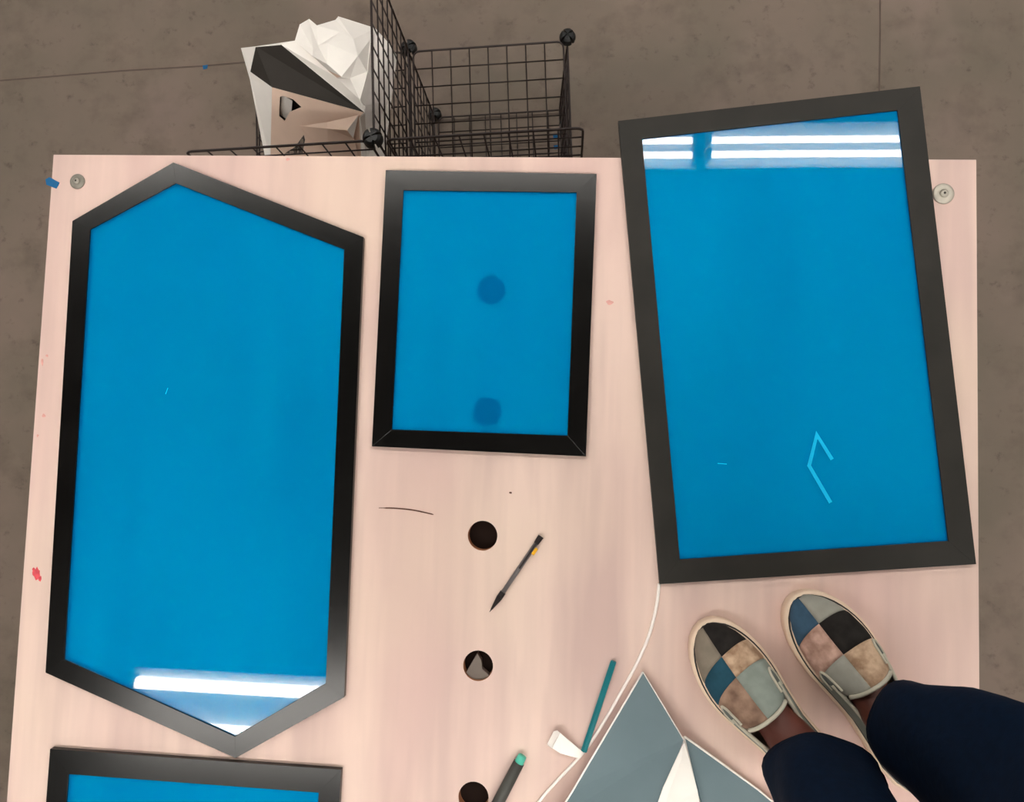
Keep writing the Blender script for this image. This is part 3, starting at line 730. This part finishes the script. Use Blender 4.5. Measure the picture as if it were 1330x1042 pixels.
# joints
hemL, hemR = P(1070, 1016, TT + 0.115), P(1198, 952, TT + 0.115)
def shoe_frame(toe_px, axis):
    toe = P(*toe_px, TT + 0.012); ax = Vector((axis[0], -axis[1], 0)).normalized(); return Vector((toe.x, toe.y, TT)), ax
TOE_L, AX_L = (905, 811), (0.66, 0.752); TOE_R, AX_R = (1034, 769), (0.565, 0.825)
tl, al = shoe_frame(TOE_L, AX_L); tr, ar = shoe_frame(TOE_R, AX_R)
def up(v, z): return Vector((v.x, v.y, TT + z))
ankL, ankR = up(tl + al * 0.205, 0.085), up(tr + ar * 0.205, 0.085)
kneeL, kneeR = Vector((0.262, -0.425, TT + 0.50)), Vector((0.44, -0.285, TT + 0.50))
pel = Vector((0.415, -0.455, TT + 0.93)); lat = Vector((0.79, 0.61, 0))
hipL, hipR = pel - lat * 0.09 - Vector((0, 0, .06)), pel + lat * 0.09 - Vector((0, 0, .06))
vsb = [pel, hipL, kneeL, ankL, up(tl + al * 0.245, 0.055), up(tl + al * 0.13, 0.050), up(tl + al * 0.055, 0.036),
       hipR, kneeR, ankR, up(tr + ar * 0.245, 0.055), up(tr + ar * 0.13, 0.050), up(tr + ar * 0.055, 0.036),
       (hipL + kneeL) / 2, (hipR + kneeR) / 2, kneeL.lerp(ankL, .35), kneeR.lerp(ankR, .35)]
edb = [(0, 1), (1, 13), (13, 2), (2, 15), (15, 3), (3, 4), (3, 5), (5, 6), (0, 7), (7, 14), (14, 8), (8, 16), (16, 9), (9, 10), (9, 11), (11, 12)]
rdb = [.11, .085, .052, .034, .026, .026, .014, .085, .052, .034, .026, .026, .014, .072, .072, .05, .05]
person = skin_body('person', vsb, edb, rdb, M['skin'])
tag(person, 'person standing on the table in navy trousers and patchwork slip-on shoes', 'person')
LC = [[('s_taupe', 'taupe suede patch'), ('s_black', 'black suede patch')], [('s_teal', 'petrol blue suede patch'), ('s_sand', 'sand coloured patch')], [('s_brown', 'brown mottled patch'), ('s_sage', 'sage grey patch')]]
RC = [[('s_blue', 'slate blue suede patch'), ('s_grey', 'pale grey suede patch')], [('s_pink', 'rosy beige patch'), ('s_black', 'black suede patch')], [('s_grey', 'grey suede patch'), ('s_sand', 'sand coloured patch')]]
shoe(person, TOE_L, AX_L, -1, LC, 'patchwork slip-on shoe with a black and taupe toe', -0.02, 0.862, 0.765)
shoe(person, TOE_R, AX_R, 1, RC, 'patchwork slip-on shoe with a blue and grey toe', -0.04, 0.875, 0.730)
# trousers: two legs with folds, joined at the seat
def leg_rings(path, radii, seed, nseg=40, nring=46):
    cp_ = catmull(path, 24); N_ = len(cp_); rings = []
    rnd = random.Random(seed); ph = [rnd.uniform(0, 6.28) for _ in range(8)]
    for i in range(nring):
        q = i / (nring - 1); idx = min(int(q * (N_ - 1)), N_ - 1); c = cp_[idx]
        tq = (cp_[min(idx + 1, N_ - 1)] - cp_[max(idx - 1, 0)]).normalized()
        e1 = lat - lat.dot(tq) * tq; e1.normalize(); e2 = tq.cross(e1)
        r = interp(q, radii); fold = 0.0065 * (1 - 0.3 * q)
        ring = []
        for k in range(nseg):
            a = 2 * math.pi * k / nseg
            f = math.sin(3 * a + ph[0] + 9 * q) * 0.5 + math.sin(2 * a + ph[1] + 17 * q) * 0.6 + math.sin(5 * a + ph[2] - 23 * q) * 0.3
            ring.append(c + (e1 * math.cos(a) + e2 * math.sin(a) * 1.12) * (r + fold * f) + tq * (0.004 * math.sin(2 * a + ph[3]) if i < 3 else 0))
        rings.append(ring)
    return rings
def trousers():
    vs, fs = [], []
    def add(rings, inner):
        n = len(rings[0]); base = len(vs)
        for r in rings: vs.extend(r)
        for i in range(len(rings) - 1):
            for k in range(n): fs.append((base + i * n + k, base + i * n + (k + 1) % n, base + (i + 1) * n + (k + 1) % n, base + (i + 1) * n + k))
        fs.append(tuple(range(base + (len(rings) - 1) * n, base + len(rings) * n)))
        if inner:                                              # turned-in hem
            b2 = len(vs); r0 = rings[0]; c = sum(r0, Vector()) / n
            for sc, dz in ((0.93, 0.0), (0.92, 0.03)): vs.extend([c + (p - c) * sc + Vector((0, 0, dz)) for p in r0])
            for k in range(n):
                k2 = (k + 1) % n
                fs.append((base + k, b2 + k, b2 + k2, base + k2)); fs.append((b2 + k, b2 + n + k, b2 + n + k2, b2 + k2))
    rad = [(0, .057), (.06, .059), (.25, .070), (.5, .082), (.8, .098), (1, .108)]
    add(leg_rings([hemL, hemL.lerp(kneeL, .5) + Vector((0, 0, 0)), kneeL, (kneeL + hipL) / 2, hipL + Vector((0, 0, .03))], rad, 3), True)
    add(leg_rings([hemR, hemR.lerp(kneeR, .5) + Vector((0, 0, 0)), kneeR, (kneeR + hipR) / 2, hipR + Vector((0, 0, .03))], rad, 9), True)
    fwd_ = Vector((-0.61, 0.79, 0)); rings = []
    for z, a_, b_ in ((-.16, .10, .07), (-.13, .165, .105), (-.05, .19, .125), (.03, .185, .12), (.10, .165, .105), (.14, .16, .10)):
        rings.append([pel + Vector((0, 0, z)) + lat * (a_ * math.cos(2 * math.pi * k / 40)) + fwd_ * (b_ * math.sin(2 * math.pi * k / 40)) for k in range(40)])
    add(rings, False)
    return mesh('trousers', vs, fs, smooth=True)
tr_o = obj('trousers', trousers(), M['navy'], person); tr_o['label'] = 'dark navy trousers with loose hems'
